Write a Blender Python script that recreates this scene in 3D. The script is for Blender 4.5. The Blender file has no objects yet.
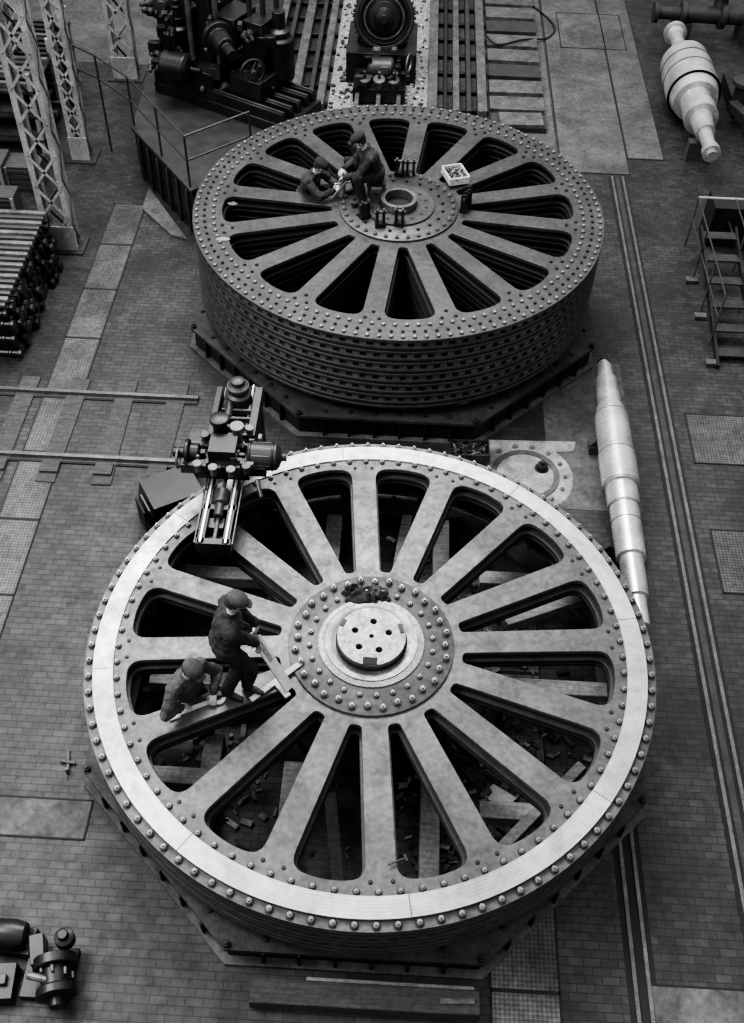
import bpy, bmesh, math, random
import numpy as np
from mathutils import Matrix, Vector, noise
random.seed(7)
scene=bpy.context.scene
V=Vector
# ------------------------------------------------------------------ materials
MATS={}
def mk(name,c1,c2=None,rough=.6,metal=0.,scale=6.,bump=.15,detail=6,kind='noise',spec=.5,fine=0.25,stain=0.,sscale=1.2,rings=False):
    m=bpy.data.materials.new(name);m.use_nodes=True;nt=m.node_tree;N=nt.nodes;L=nt.links
    b=N['Principled BSDF'];b.inputs['Roughness'].default_value=rough;b.inputs['Metallic'].default_value=metal
    b.inputs['Specular IOR Level'].default_value=spec
    if c2 is None:c2=c1*.6
    tc=N.new('ShaderNodeTexCoord')
    def mul(a,bb):
        mx=N.new('ShaderNodeMix');mx.data_type='RGBA';mx.blend_type='MULTIPLY';mx.inputs['Factor'].default_value=1
        L.new(a,mx.inputs['A']);L.new(bb,mx.inputs['B']);return mx.outputs['Result']
    def rng(src,a,bb,lo,hi):
        mp=N.new('ShaderNodeMapRange');mp.inputs['From Min'].default_value=a;mp.inputs['From Max'].default_value=bb
        mp.inputs['To Min'].default_value=lo;mp.inputs['To Max'].default_value=hi;L.new(src,mp.inputs['Value']);return mp.outputs['Result']
    n1=N.new('ShaderNodeTexNoise');n1.inputs['Scale'].default_value=scale;n1.inputs['Detail'].default_value=detail;n1.inputs['Roughness'].default_value=.65
    L.new(tc.outputs['Object'],n1.inputs['Vector'])
    r=N.new('ShaderNodeValToRGB');r.color_ramp.elements[0].position=.32;r.color_ramp.elements[1].position=.68
    r.color_ramp.elements[0].color=(c2,c2,c2,1);r.color_ramp.elements[1].color=(c1,c1,c1,1)
    L.new(n1.outputs['Fac'],r.inputs['Fac'])
    n2=N.new('ShaderNodeTexNoise');n2.inputs['Scale'].default_value=scale*9;n2.inputs['Detail'].default_value=4
    L.new(tc.outputs['Object'],n2.inputs['Vector'])
    col=mul(r.outputs['Color'],rng(n2.outputs['Fac'],.3,.7,1-fine,1+fine))
    hgt=n2.outputs['Fac']
    if stain>0:
        n3=N.new('ShaderNodeTexNoise');n3.inputs['Scale'].default_value=sscale;n3.inputs['Detail'].default_value=9;n3.inputs['Roughness'].default_value=.72;n3.inputs['Distortion'].default_value=.8
        L.new(tc.outputs['Object'],n3.inputs['Vector'])
        col=mul(col,rng(n3.outputs['Fac'],.38,.60,1-stain,1.08))
        n4=N.new('ShaderNodeTexNoise');n4.inputs['Scale'].default_value=sscale*6;n4.inputs['Detail'].default_value=10;n4.inputs['Roughness'].default_value=.8
        L.new(tc.outputs['Object'],n4.inputs['Vector'])
        col=mul(col,rng(n4.outputs['Fac'],.34,.50,1-stain*.7,1.0))
        L.new(rng(n4.outputs['Fac'],.35,.65,min(rough+.18,1),max(rough-.1,.1)),b.inputs['Roughness'])
    if rings:
        wv=N.new('ShaderNodeTexWave');wv.wave_type='RINGS';wv.rings_direction='Z';wv.inputs['Scale'].default_value=9;wv.inputs['Distortion'].default_value=.6;wv.inputs['Detail'].default_value=3
        L.new(tc.outputs['Object'],wv.inputs['Vector']);col=mul(col,rng(wv.outputs['Fac'],0,1,.88,1.05))
    if kind=='brick':
        bt=N.new('ShaderNodeTexBrick');bt.inputs['Scale'].default_value=1;bt.inputs['Brick Width'].default_value=.18
        bt.inputs['Row Height'].default_value=.088;bt.inputs['Mortar Size'].default_value=.006
        bt.inputs['Color1'].default_value=(.72,.72,.72,1);bt.inputs['Color2'].default_value=(1.2,1.2,1.2,1);bt.inputs['Mortar'].default_value=(.34,.34,.34,1)
        bt.inputs['Bias'].default_value=-.1
        L.new(tc.outputs['Object'],bt.inputs['Vector'])
        col=mul(col,bt.outputs['Color']);hgt=bt.outputs['Color']
    if kind=='check':
        mp2=N.new('ShaderNodeMapping');mp2.inputs['Rotation'].default_value=(0,0,math.radians(45));L.new(tc.outputs['Object'],mp2.inputs['Vector'])
        ck=N.new('ShaderNodeTexChecker');ck.inputs['Scale'].default_value=30;ck.inputs['Color1'].default_value=(.70,.70,.70,1);ck.inputs['Color2'].default_value=(1.25,1.25,1.25,1)
        L.new(mp2.outputs['Vector'],ck.inputs['Vector'])
        col=mul(col,ck.outputs['Color']);hgt=ck.outputs['Color']
    if kind=='wood':
        mp2=N.new('ShaderNodeMapping');mp2.inputs['Scale'].default_value=(1,12,12);L.new(tc.outputs['Object'],mp2.inputs['Vector'])
        L.new(mp2.outputs['Vector'],n1.inputs['Vector'])
    L.new(col,b.inputs['Base Color'])
    if bump>0:
        bp=N.new('ShaderNodeBump');bp.inputs['Strength'].default_value=bump;bp.inputs['Distance'].default_value=.01
        L.new(hgt,bp.inputs['Height']);L.new(bp.outputs['Normal'],b.inputs['Normal'])
    MATS[name]=m;return m
mk('floor_brick',.056,.030,rough=.48,scale=.8,kind='brick',bump=.35,spec=.45,stain=.45,sscale=.55)
mk('checker_plate',.115,.07,rough=.42,metal=.3,scale=1.5,kind='check',bump=.3,stain=.4,sscale=1)
mk('concrete',.115,.07,rough=.75,scale=1.6,bump=.2,stain=.4,sscale=.8)
mk('pale_concrete',.42,.22,rough=.8,scale=4,bump=.2,stain=.4,sscale=2)
mk('rail_steel',.17,.09,rough=.35,metal=.5,scale=4)
mk('groove_dark',.016,.01,rough=.8,scale=4)
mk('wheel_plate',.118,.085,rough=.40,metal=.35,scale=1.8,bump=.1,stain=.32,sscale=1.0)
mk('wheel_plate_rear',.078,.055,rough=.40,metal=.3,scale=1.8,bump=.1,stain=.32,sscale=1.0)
mk('rim_block',.16,.09,rough=.5,metal=.2,scale=5)
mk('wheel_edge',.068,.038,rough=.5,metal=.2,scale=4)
mk('wheel_inner_shade',.020,.011,rough=.6,metal=.1,scale=4)  # plates inside the openings: their shade is put into this near-black colour
mk('wheel_dark',.010,.006,rough=.7,scale=4)  # near black: shade of rim slots and hub holes is put into the colour
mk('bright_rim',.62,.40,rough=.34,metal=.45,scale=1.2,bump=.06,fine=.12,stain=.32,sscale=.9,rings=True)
mk('bolt_steel',.28,.17,rough=.33,metal=.4,scale=9)
mk('bolt_dark',.035,.02,rough=.5,metal=.3,scale=9)
mk('boss_steel',.20,.13,rough=.30,metal=.5,scale=5,bump=.05,stain=.3,sscale=2.5,rings=True)
mk('machined_steel',.66,.46,rough=.26,metal=.65,scale=3,bump=.04,fine=.08,stain=.15,sscale=3)
mk('machine_dark',.024,.012,rough=.38,metal=.2,scale=4)
mk('machine_mid',.055,.03,rough=.42,metal=.2,scale=4)
mk('machine_light',.17,.09,rough=.4,metal=.3,scale=5,stain=.4,sscale=3)
mk('painted_lattice',.36,.25,rough=.6,scale=3,stain=.25,sscale=3)
mk('timber',.28,.15,rough=.8,scale=2.5,kind='wood',bump=.25)
mk('timber_dark',.065,.032,rough=.8,scale=2.5,kind='wood',bump=.25)
mk('base_iron',.06,.03,rough=.6,scale=3,stain=.4)
mk('skin',.40,.34,rough=.55,scale=20,fine=.05,bump=.03)
mk('hair',.03,.02,rough=.7,scale=40)
mk('cloth_dark',.038,.02,rough=.9,scale=14,bump=.2)
mk('cloth_darker',.024,.013,rough=.9,scale=14,bump=.2)
mk('cloth_mid',.085,.042,rough=.9,scale=14,bump=.2)
mk('leather',.03,.018,rough=.5,scale=20)
mk('paper',.60,.42,rough=.7,scale=8)
mk('gravel',.45,.09,rough=.9,scale=22,bump=.5,fine=.6)

# ------------------------------------------------------------------ mesh builder
class B:
    def __init__(s,name):
        s.name=name;s.v=[];s.f=[];s.m=[];s.mats=[]
    def mi(s,mat):
        if mat not in s.mats:s.mats.append(mat)
        return s.mats.index(mat)
    def add(s,vs,fs,mat):
        o=len(s.v);k=s.mi(mat)
        s.v.extend([tuple(v) for v in vs])
        for f in fs:
            s.f.append(tuple(i+o for i in f));s.m.append(k)
    def box(s,c,d,mat,rz=0,R=None,taper=1.0):
        c=V(c);hx,hy,hz=d[0]/2,d[1]/2,d[2]/2
        if R is None:R=Matrix.Rotation(rz,3,'Z')
        vs=[]
        for z in(-1,1):
            t=taper if z>0 else 1
            for x,y in((-1,-1),(1,-1),(1,1),(-1,1)):
                vs.append(c+R@V((x*hx*t,y*hy*t,z*hz)))
        s.add(vs,[(3,2,1,0),(4,5,6,7),(0,1,5,4),(1,2,6,5),(2,3,7,6),(3,0,4,7)],mat)
    def beam(s,a,b,w,h,mat,roll=0):
        a=V(a);b=V(b);d=b-a;L=d.length
        x=d.normalized();up=V((0,0,1)) if abs(x.z)<.98 else V((0,1,0))
        y=up.cross(x).normalized();z=x.cross(y)
        R=Matrix((x,y,z)).transposed()@Matrix.Rotation(roll,3,'X')
        s.box((a+b)/2,(L,w,h),mat,R=R)
    def lathe(s,o,axis,prof,mat,seg=24):
        o=V(o);a=V(axis).normalized()
        t=V((0,0,1)) if abs(a.z)<.9 else V((1,0,0))
        u=a.cross(t).normalized();w=a.cross(u)
        vs=[];fs=[]
        n=len(prof)
        for h,r in prof:
            for i in range(seg):
                th=2*math.pi*i/seg
                vs.append(o+a*h+(u*math.cos(th)+w*math.sin(th))*max(r,1e-4))
        for k in range(n-1):
            for i in range(seg):
                j=(i+1)%seg
                fs.append((k*seg+i,k*seg+j,(k+1)*seg+j,(k+1)*seg+i))
        if prof[0][1]>1e-3:fs.append(tuple(range(seg-1,-1,-1)))
        if prof[-1][1]>1e-3:fs.append(tuple((n-1)*seg+i for i in range(seg)))
        s.add(vs,fs,mat)
    def cyl(s,a,b,r,mat,r2=None,seg=16):
        a=V(a);b=V(b);s.lathe(a,b-a,[(0,r),((b-a).length,r if r2 is None else r2)],mat,seg)
    def tube(s,pts,r,mat,seg=8):
        for i in range(len(pts)-1):s.cyl(pts[i],pts[i+1],r,mat,seg=seg)
    def _ring(s,o,axis,r0,r1,h,mat,seg,a0=0,a1=2*math.pi):
        o=V(o);a=V(axis).normalized();t=V((0,0,1)) if abs(a.z)<.9 else V((1,0,0))
        u=(V((1,0,0)) if abs(a.z)>.9 else a.cross(t).normalized());w=a.cross(u)
        full=abs(a1-a0-2*math.pi)<1e-6
        n=seg if full else seg+1
        vs=[];fs=[]
        for i in range(n):
            th=a0+(a1-a0)*i/seg;d=u*math.cos(th)+w*math.sin(th)
            vs+= [o+d*r0,o+d*r1,o+d*r1+a*h,o+d*r0+a*h]
        for i in range(seg):
            j=(i+1)%n
            for k in range(4):
                l=(k+1)%4;fs.append((i*4+k,j*4+k,j*4+l,i*4+l))
        if not full:
            fs.append((0,1,2,3));e=(n-1)*4;fs.append((e+3,e+2,e+1,e))
        s.add(vs,fs,mat)
    def prism(s,loop,z0,z1,mat):
        n=len(loop);vs=[(x,y,z0) for x,y in loop]+[(x,y,z1) for x,y in loop]
        fs=[tuple(range(n-1,-1,-1)),tuple(range(n,2*n))]+[(i,(i+1)%n,(i+1)%n+n,i+n) for i in range(n)]
        s.add(vs,fs,mat)
    def bolt(s,x,y,z,r,h,mat,rot=0,R=None,stud=True,wm=None):
        def ringv(rr,zz,k,ph):
            return [(x+rr*math.cos(ph+2*math.pi*i/k),y+rr*math.sin(ph+2*math.pi*i/k),zz) for i in range(k)]
        s.add(ringv(r*1.35,z,10,0)+ringv(r*1.35,z+.006,10,0),[tuple(range(10,20))]+[(i,(i+1)%10,(i+1)%10+10,i+10) for i in range(10)],wm or mat)
        s.add(ringv(r,z+.006,6,rot)+ringv(r,z+h*.85,6,rot)+ringv(r*.8,z+h,6,rot),[tuple(range(12,18))]+[(i,(i+1)%6,(i+1)%6+6,i+6) for i in range(6)]+[(i+6,(i+1)%6+6,(i+1)%6+12,i+12) for i in range(6)],mat)
        if stud:
            s.add(ringv(r*.5,z+h,6,0)+ringv(r*.45,z+h*1.5,6,0),[tuple(range(6,12))]+[(i,(i+1)%6,(i+1)%6+6,i+6) for i in range(6)],mat)
    def mesh_data(s,vs,fs,mat,off=(0,0,0)):
        s.add([(v[0]+off[0],v[1]+off[1],v[2]+off[2]) for v in vs],fs,mat)
    def done(s,bevel=0,origin=None):
        me=bpy.data.meshes.new(s.name)
        o=V(origin) if origin is not None else V((0,0,0))
        me.from_pydata([(v[0]-o.x,v[1]-o.y,v[2]-o.z) for v in s.v],[],s.f)
        for m in s.mats:me.materials.append(MATS[m])
        me.polygons.foreach_set('material_index',s.m)
        me.polygons.foreach_set('use_smooth',[True]*len(s.f))
        me.update()
        bm=bmesh.new();bm.from_mesh(me);bmesh.ops.recalc_face_normals(bm,faces=bm.faces);bm.to_mesh(me);bm.free()
        me.set_sharp_from_angle(angle=math.radians(28))
        ob=bpy.data.objects.new(s.name,me);ob.location=o;scene.collection.objects.link(ob)
        if bevel:
            md=ob.modifiers.new('bevel','BEVEL');md.width=bevel;md.segments=1;md.limit_method='ANGLE';md.angle_limit=math.radians(40);md.harden_normals=False
        return ob

def curve_plate(outer,holes,th,bev=.006):
    cu=bpy.data.curves.new('tmp','CURVE');cu.dimensions='2D';cu.fill_mode='BOTH'
    cu.extrude=max(th/2-bev,.001);cu.bevel_depth=bev;cu.bevel_resolution=0
    for lp in [outer]+holes:
        sp=cu.splines.new('POLY');sp.points.add(len(lp)-1)
        for i,(x,y) in enumerate(lp):sp.points[i].co=(x,y,0,1)
        sp.use_cyclic_u=True
    ob=bpy.data.objects.new('tmp',cu);scene.collection.objects.link(ob)
    dg=bpy.context.evaluated_depsgraph_get();me=bpy.data.meshes.new_from_object(ob.evaluated_get(dg))
    vs=[tuple(v.co) for v in me.vertices];fs=[tuple(p.vertices) for p in me.polygons]
    bpy.data.objects.remove(ob);bpy.data.curves.remove(cu);bpy.data.meshes.remove(me)
    return vs,fs
def circ(r,n=128,cx=0,cy=0,cw=False):
    a=[(cx+r*math.cos(2*math.pi*i/n),cy+r*math.sin(2*math.pi*i/n)) for i in range(n)]
    return a[::-1] if cw else a
def round_poly(pts,rads,seg=5):
    out=[];n=len(pts)
    for i in range(n):
        p=V(pts[i]);a=V(pts[i-1]);b=V(pts[(i+1)%n]);r=rads[i]
        da=(a-p);db=(b-p);r=min(r,da.length*.48,db.length*.48)
        pa=p+da.normalized()*r;pb=p+db.normalized()*r
        for k in range(seg+1):
            t=k/seg;q=pa*(1-t)**2+p*2*t*(1-t)+pb*t*t
            out.append((q.x,q.y))
    return out
def window_loops(rot,u0=1.04,u1=2.70,w0=.138,w1=.150,grow=0.):
    loops=[];t=math.tan(math.radians(11.25));c=math.cos(math.radians(11.25))
    u0-=grow;u1+=grow;w0-=grow;w1-=grow
    v0=u0*t-w0/c;v1=u1*t-w1/c
    pts=[(u0,-v0),(u1,-v1),(u1+.07,0),(u1,v1),(u0,v0)]
    rads=[.05,.18,.3,.18,.05]
    lp=round_poly(pts,rads,6)
    for k in range(16):
        a=rot+math.radians(11.25+22.5*k);ca,sa=math.cos(a),math.sin(a)
        loops.append([(x*ca-y*sa,x*sa+y*ca) for x,y in lp])
    return loops

# ------------------------------------------------------------------ flywheels
def wheel(cx,cy,ztop,units,rot,front):
    b=B('spoked_flywheel')
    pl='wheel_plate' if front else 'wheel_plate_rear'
    R=3.2
    holes=window_loops(rot)
    Rt=3.1 if front else R
    tv,tf=curve_plate(circ(Rt),holes,.06)
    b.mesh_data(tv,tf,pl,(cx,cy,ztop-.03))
    lv,lf=curve_plate(circ(2.95,160),window_loops(rot,grow=-.024),.05)
    rv,rf=curve_plate(circ(R-.01,160),[circ(2.90,96)],.05)
    z=ztop-.06
    nb=104
    for u in range(units):
        z1=z-.075
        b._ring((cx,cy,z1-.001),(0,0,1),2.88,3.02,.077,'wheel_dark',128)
        for i in range(nb):
            a=2*math.pi*(i+.5*(u%2))/nb
            b.box((cx+3.09*math.cos(a),cy+3.09*math.sin(a),(z+z1)/2),(.17,.10,.075),'rim_block',rz=a)
        z=z1
        b.mesh_data(rv,rf,'wheel_edge',(cx,cy,z-.025))
        if (not front) or u==0:b.mesh_data(lv,lf,'wheel_edge' if (u==0 and front) else 'wheel_inner_shade',(cx,cy,z-.0262))
        z-=.05
        b._ring((cx,cy,z-.035),(0,0,1),2.9,3.11,.036,'wheel_dark',128);z-=.035
        b.mesh_data(rv,rf,'wheel_edge',(cx,cy,z-.02))
        if (not front) or u==0:b.mesh_data(lv,lf,'wheel_inner_shade',(cx,cy,z-.0212))
        z-=.045
    zb=z
    b.lathe((cx,cy,zb),(0,0,1),[(0,.93),(ztop-.06-zb,.93)],'wheel_dark',64)
    if front:
        for k in range(16):
            a=rot+math.radians(22.5*k)
            d=V((math.cos(a),math.sin(a),0));c0=V((cx,cy,ztop-.34))
            b.beam(c0+d*.9,c0+d*2.9,.05,.14,'wheel_inner_shade')
        b._ring((cx,cy,ztop-.075),(0,0,1),3.0,R+.01,.045,'wheel_plate',160)
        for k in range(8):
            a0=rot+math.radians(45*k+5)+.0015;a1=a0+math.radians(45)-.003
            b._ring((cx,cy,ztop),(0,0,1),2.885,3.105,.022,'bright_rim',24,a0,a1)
        for i in range(96):
            a=2*math.pi*i/96;b.bolt(cx+3.155*math.cos(a),cy+3.155*math.sin(a),ztop-.03,.034,.05,'bolt_steel',random.random(),wm='bolt_dark')
        for i in range(84):
            a=2*math.pi*i/84;b.bolt(cx+2.845*math.cos(a),cy+2.845*math.sin(a),ztop,.029,.04,'bolt_steel',random.random(),wm='bolt_dark')
        for k in range(16):
            a=rot+math.radians(22.5*k)
            for r_,o_ in((2.74,.11),(2.74,-.11)):
                x=r_*math.cos(a)-o_*math.sin(a);y=r_*math.sin(a)+o_*math.cos(a)
                b.bolt(cx+x,cy+y,ztop,.018,.016,'bolt_dark',stud=False)
        b.lathe((cx,cy,ztop),(0,0,1),[(0,.94),(.03,.94),(.035,.93)],'wheel_plate',64)
        for i in range(32):
            a=2*math.pi*i/32;r_=.865 if i%2 else .835
            b.bolt(cx+r_*math.cos(a),cy+r_*math.sin(a),ztop+.035,.036,.055,'bolt_steel',random.random(),wm='bolt_dark')
        for i in range(24):
            a=2*math.pi*(i+.5)/24
            b.bolt(cx+.70*math.cos(a),cy+.70*math.sin(a),ztop+.035,.028,.035,'bolt_steel',random.random(),wm='bolt_dark')
        b.lathe((cx,cy,ztop+.035),(0,0,1),[(0,.60),(.02,.60),(.022,.545),(.018,.54),(.018,.53),(.03,.525),(.032,.44),(.03,.435),(.03,.39)],'boss_steel',64)
        b.lathe((cx,cy,ztop+.035),(0,0,1),[(0,.405),(.055,.405)],'wheel_dark',48)
        hv,hf=curve_plate(circ(.385,64),[circ(.042,16,.2*math.cos(t),.2*math.sin(t)) for t in (0.3,1.5,2.8,4.0,5.2)]+[circ(.03,12,0,0)],.07)
        b.mesh_data(hv,hf,'boss_steel',(cx,cy,ztop+.13))
        b.lathe((cx,cy,ztop+.03),(0,0,1),[(0,.36),(.075,.36)],'wheel_dark',48)
        b.box((cx+.0,cy-.335,ztop+.15),(.16,.09,.05),'wheel_dark')
        b.box((cx+.33,cy+.12,ztop+.16),(.05,.12,.03),'bolt_dark',rz=.3)
        b.box((cx-.33,cy+.16,ztop+.16),(.05,.10,.03),'bolt_dark',rz=-.4)
    else:
        for r_,n_,s_ in((3.14,120,.026),(3.02,120,.02),(2.88,112,.026)):
            for i in range(n_):
                a=2*math.pi*(i+.3*(r_<3))/n_;b.bolt(cx+r_*math.cos(a),cy+r_*math.sin(a),ztop,s_,.03,'bolt_dark' if r_==3.02 else 'bolt_steel',random.random(),stud=False,wm='bolt_dark')
        for k in range(16):
            a=rot+math.radians(22.5*k)
            for r_,o_ in((2.76,.1),(2.76,-.1),(2.62,0)):
                x=r_*math.cos(a)-o_*math.sin(a);y=r_*math.sin(a)+o_*math.cos(a)
                b.bolt(cx+x,cy+y,ztop,.022,.025,'bolt_dark',stud=False)
        b.lathe((cx,cy,ztop),(0,0,1),[(0,.93),(.03,.93),(.035,.92)],'wheel_plate_rear',64)
        for i in range(32):
            a=2*math.pi*i/32;b.bolt(cx+.86*math.cos(a),cy+.86*math.sin(a),ztop+.035,.026,.04,'bolt_steel',wm='bolt_dark')
        for i in range(20):
            a=2*math.pi*(i+.5)/20;b.bolt(cx+.7*math.cos(a),cy+.7*math.sin(a),ztop+.035,.022,.03,'bolt_dark',stud=False)
        b._ring((cx,cy,ztop+.035),(0,0,1),.3,.56,.03,'wheel_plate_rear',48)
        b._ring((cx,cy,ztop+.03),(0,0,1),.22,.28,.15,'boss_steel',48)
        b.lathe((cx,cy,ztop-.1),(0,0,1),[(0,.23),(.145,.23)],'wheel_dark',32)
        for i in range(14):
            a=.3+2*math.pi*i/14
            b.lathe((cx+.44*math.cos(a),cy+.44*math.sin(a),ztop+.062),(0,0,1),[(0,.03),(.006,.03)],'wheel_dark',12)
    for k in range(16):
        a=math.radians(22.5*k+8);x=cx+2.98*math.cos(a);y=cy+2.98*math.sin(a)
        zl=.36 if front else .42
        b.lathe((x,y,zl),(0,0,1),[(0,.10),(.05,.10),(.06,.06),(zb-zl-.0,.06)],'wheel_dark',10)
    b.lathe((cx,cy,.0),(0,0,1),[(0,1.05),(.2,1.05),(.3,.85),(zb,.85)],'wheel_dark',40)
    return b.done(origin=(cx,cy,0)),zb

FC=(-.132,6.696);BC=(-.106,14.416)
rotF=math.radians(95);rotB=math.radians(84.2)
wf,_=wheel(FC[0],FC[1],1.25,3,rotF,True)
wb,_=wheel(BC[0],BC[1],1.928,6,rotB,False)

def octo(cx,cy,ap,ph=22.5):
    R=ap/math.cos(math.radians(22.5))
    return [(cx+R*math.cos(math.radians(ph+45*i)),cy+R*math.sin(math.radians(ph+45*i))) for i in range(8)]
def base(cx,cy,ap,h,name):
    b=B(name)
    o=octo(cx,cy,ap);i_=octo(cx,cy,ap-.42)
    for k in range(8):
        j=(k+1)%8
        a,c_,d,e=o[k],o[j],i_[j],i_[k]
        b.prism([a,c_,d,e],h-.05,h,'base_iron')
        def lerp(p,q,t):return (p[0]+(q[0]-p[0])*t,p[1]+(q[1]-p[1])*t)
        b.prism([lerp(a,e,.12),lerp(c_,d,.12),lerp(c_,d,.4),lerp(a,e,.4)],.04,h-.05,'wheel_inner_shade')
        b.prism([lerp(a,e,-.10),lerp(c_,d,-.10),lerp(c_,d,.6),lerp(a,e,.6)],0,.05,'concrete')
        n=7
        for q in range(1,n):
            t=q/n;p=lerp(lerp(a,e,.1),lerp(c_,d,.1),t)
            ang=math.atan2(c_[1]-a[1],c_[0]-a[0])
            b.box((p[0],p[1],h/2),(.03,.12,h-.08),'wheel_inner_shade',rz=ang)
            b.bolt(*lerp(lerp(a,e,.3),lerp(c_,d,.3),t),h,.028,.03,'bolt_dark',stud=False)
        b.bolt(a[0]*.985+cx*.015,a[1]*.985+cy*.015,h,.04,.05,'bolt_dark')
    return b.done(origin=(cx,cy,0))
base(FC[0],FC[1],3.16,.36,'octagonal_assembly_base')
base(BC[0],BC[1],3.22,.42,'octagonal_assembly_base')

b=B('timber_cribbing')
for x,y0,y1 in((-.95,3.95,5.7),(.62,3.95,5.75),(-.75,7.75,9.5),(.72,7.8,9.5),(-1.9,4.5,6.0)):
    b.box((x,(y0+y1)/2,.14),(.22,y1-y0,.24),'timber')
for y,x0,x1 in((5.15,1.15,2.6),(5.35,-2.7,-1.4),(8.2,-2.6,-1.2),(8.35,1.2,2.5),(6.6,-2.75,-1.25),(6.75,1.3,2.7)):
    b.box(((x0+x1)/2,y,.37),(x1-x0,.2,.2),'timber')
b.beam((-2.5,5.0,.5),(-1.3,4.3,.5),.18,.18,'timber');b.beam((1.2,4.5,.5),(2.3,5.7,.5),.12,.16,'timber')
b.beam((-.3,4.0,.3),(-.5,5.3,.3),.14,.1,'timber_dark');b.beam((.1,8.1,.3),(.25,9.5,.3),.14,.1,'timber')
b.beam((1.5,7.6,.5),(2.6,8.1,.5),.14,.14,'timber');b.beam((-2.3,8.9,.42),(-1.2,7.7,.42),.12,.1,'timber_dark')
b.box((-2.12,6.1,.62),(.5,.5,.3),'timber_dark')
b.done(bevel=.008)
b=B('loose_scrap')
for i in range(760):
    a=random.random()*6.283 if i<560 else random.uniform(-1.3,-.1);r=1.1+random.random()*1.6
    sc=random.choice([.03,.04,.05,.08])
    b.box((FC[0]+r*math.cos(a),FC[1]+r*math.sin(a),.02+sc*.2),(sc*random.uniform(1,2.5),sc*random.uniform(.4,1),sc*.4),random.choice(['timber','timber_dark','machine_mid','machine_light','wheel_dark']),rz=random.random()*3)
b.beam((1.3,5.6,.02),(1.55,5.4,.1),.2,.01,'paper')
b.box((1.1,4.9,.05),(.2,.12,.02),'paper',rz=.5)
b.done()

# ------------------------------------------------------------------ floor
b=B('floor');b.add([(-14,-2,0),(14,-2,0),(14,34,0),(-14,34,0)],[(0,1,2,3)],'floor_brick');b.done()
b=B('checker_floor_plates')
def fp(x0,x1,y0,y1,mat='checker_plate',z=.008,rim=True):
    b.box(((x0+x1)/2,(y0+y1)/2,z/2),(x1-x0,y1-y0,z),mat)
    if rim:
        for xx in(x0,x1):b.box((xx,(y0+y1)/2,z/2+.002),(.02,y1-y0+.02,z+.004),'groove_dark')
        for yy in(y0,y1):b.box(((x0+x1)/2,yy,z/2+.002),(x1-x0,.02,z+.004),'groove_dark')
y=1.5
while y<17:
    fp(-5.45,-4.87,y,y+1.28);y+=1.3
fp(1.28,1.98,2,3.4);fp(1.28,1.98,3.42,5.2);fp(1.28,1.98,5.22,7.2);fp(1.28,1.98,7.22,9.2)
fp(4.5,5.45,11.05,12.1);fp(4.52,5.35,8.65,9.75);fp(4.55,5.4,5.2,6.3)
fp(-7,-3.2,4.74,5.2,'concrete')
fp(2.9,6,2.2,3.55,'concrete')
fp(5.7,7.4,9.2,10.4)
b.done()
b=B('concrete_floor_slabs')
fp(-2,3.0,18.2,28,'concrete',.006,False)
fp(3.05,4.4,18.9,28,'concrete',.006);fp(4.42,5.15,19.5,28,'concrete',.008);fp(3.4,4.9,24.2,26,'concrete',.012)
fp(-14,-5.6,22.5,30,'concrete',.006,False)
fp(2.3,3.6,10.0,13.2,'concrete',.006,False)
b.done()
b=B('gravel_bed');fp(-1.75,.35,20.6,28,'gravel',.03,False)
for i in range(500):
    s_=random.uniform(.03,.08);b.box((random.uniform(-1.7,.3),random.uniform(20.7,27),.03+s_*.2),(s_,s_,s_*.6),random.choice(['paper','machine_light','machine_mid']),rz=random.random()*3)
b.done()
b=B('concrete_patch')
b.lathe((1.95,10.6,0),(0,0,1),[(0,.72),(.02,.70),(.03,.66)],'pale_concrete',40)
b._ring((1.95,10.6,.03),(0,0,1),.42,.5,.015,'concrete',40)
for i in range(14):
    a=i*2*math.pi/14;b.bolt(1.95+.58*math.cos(a),10.6+.58*math.sin(a),.03,.032,.04,'bolt_steel')
b.bolt(2.2,10.75,.03,.08,.1,'bolt_dark');b.prism([(1.3,10.95),(2.7,11.15),(2.75,11.35),(1.4,11.3)],0,.02,'pale_concrete')
b.done()
b=B('narrow_gauge_track')
for yy in(11.86,10.5):
    b.box((-8.0,yy,.035),(9.9,.06,.07),'rail_steel');b.box((-8.0,yy,.01),(9.9,.16,.02),'machine_mid')
    b.box((-8.0,yy-.09,.012),(9.9,.05,.012),'groove_dark')
for i in range(9):
    x=-3.4-i*.78
    b.box((x,11.1,.012),(.28,2.2,.022),'timber_dark',rz=random.uniform(-.02,.02))
    b.box((x,10.28,.03),(.26,.22,.06),'timber_dark')
b.done()
b=B('floor_rail')
for xx in(4.03,4.24):
    b.box((xx,9.6,.012),(.045,18.4,.024),'rail_steel');b.box((xx+.045,9.6,.004),(.04,18.4,.01),'groove_dark');b.box((xx-.045,9.6,.004),(.04,18.4,.01),'groove_dark')
b.box((4.13,9.6,.003),(.30,18.4,.006),'machine_mid')
b.done()
b=B('floor_rail')
for xx in(2.76,2.9):
    b.box((xx,3.2,.012),(.04,4.6,.024),'machine_light')
b.box((2.83,3.2,.003),(.3,4.6,.006),'groove_dark')
b.done()

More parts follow.
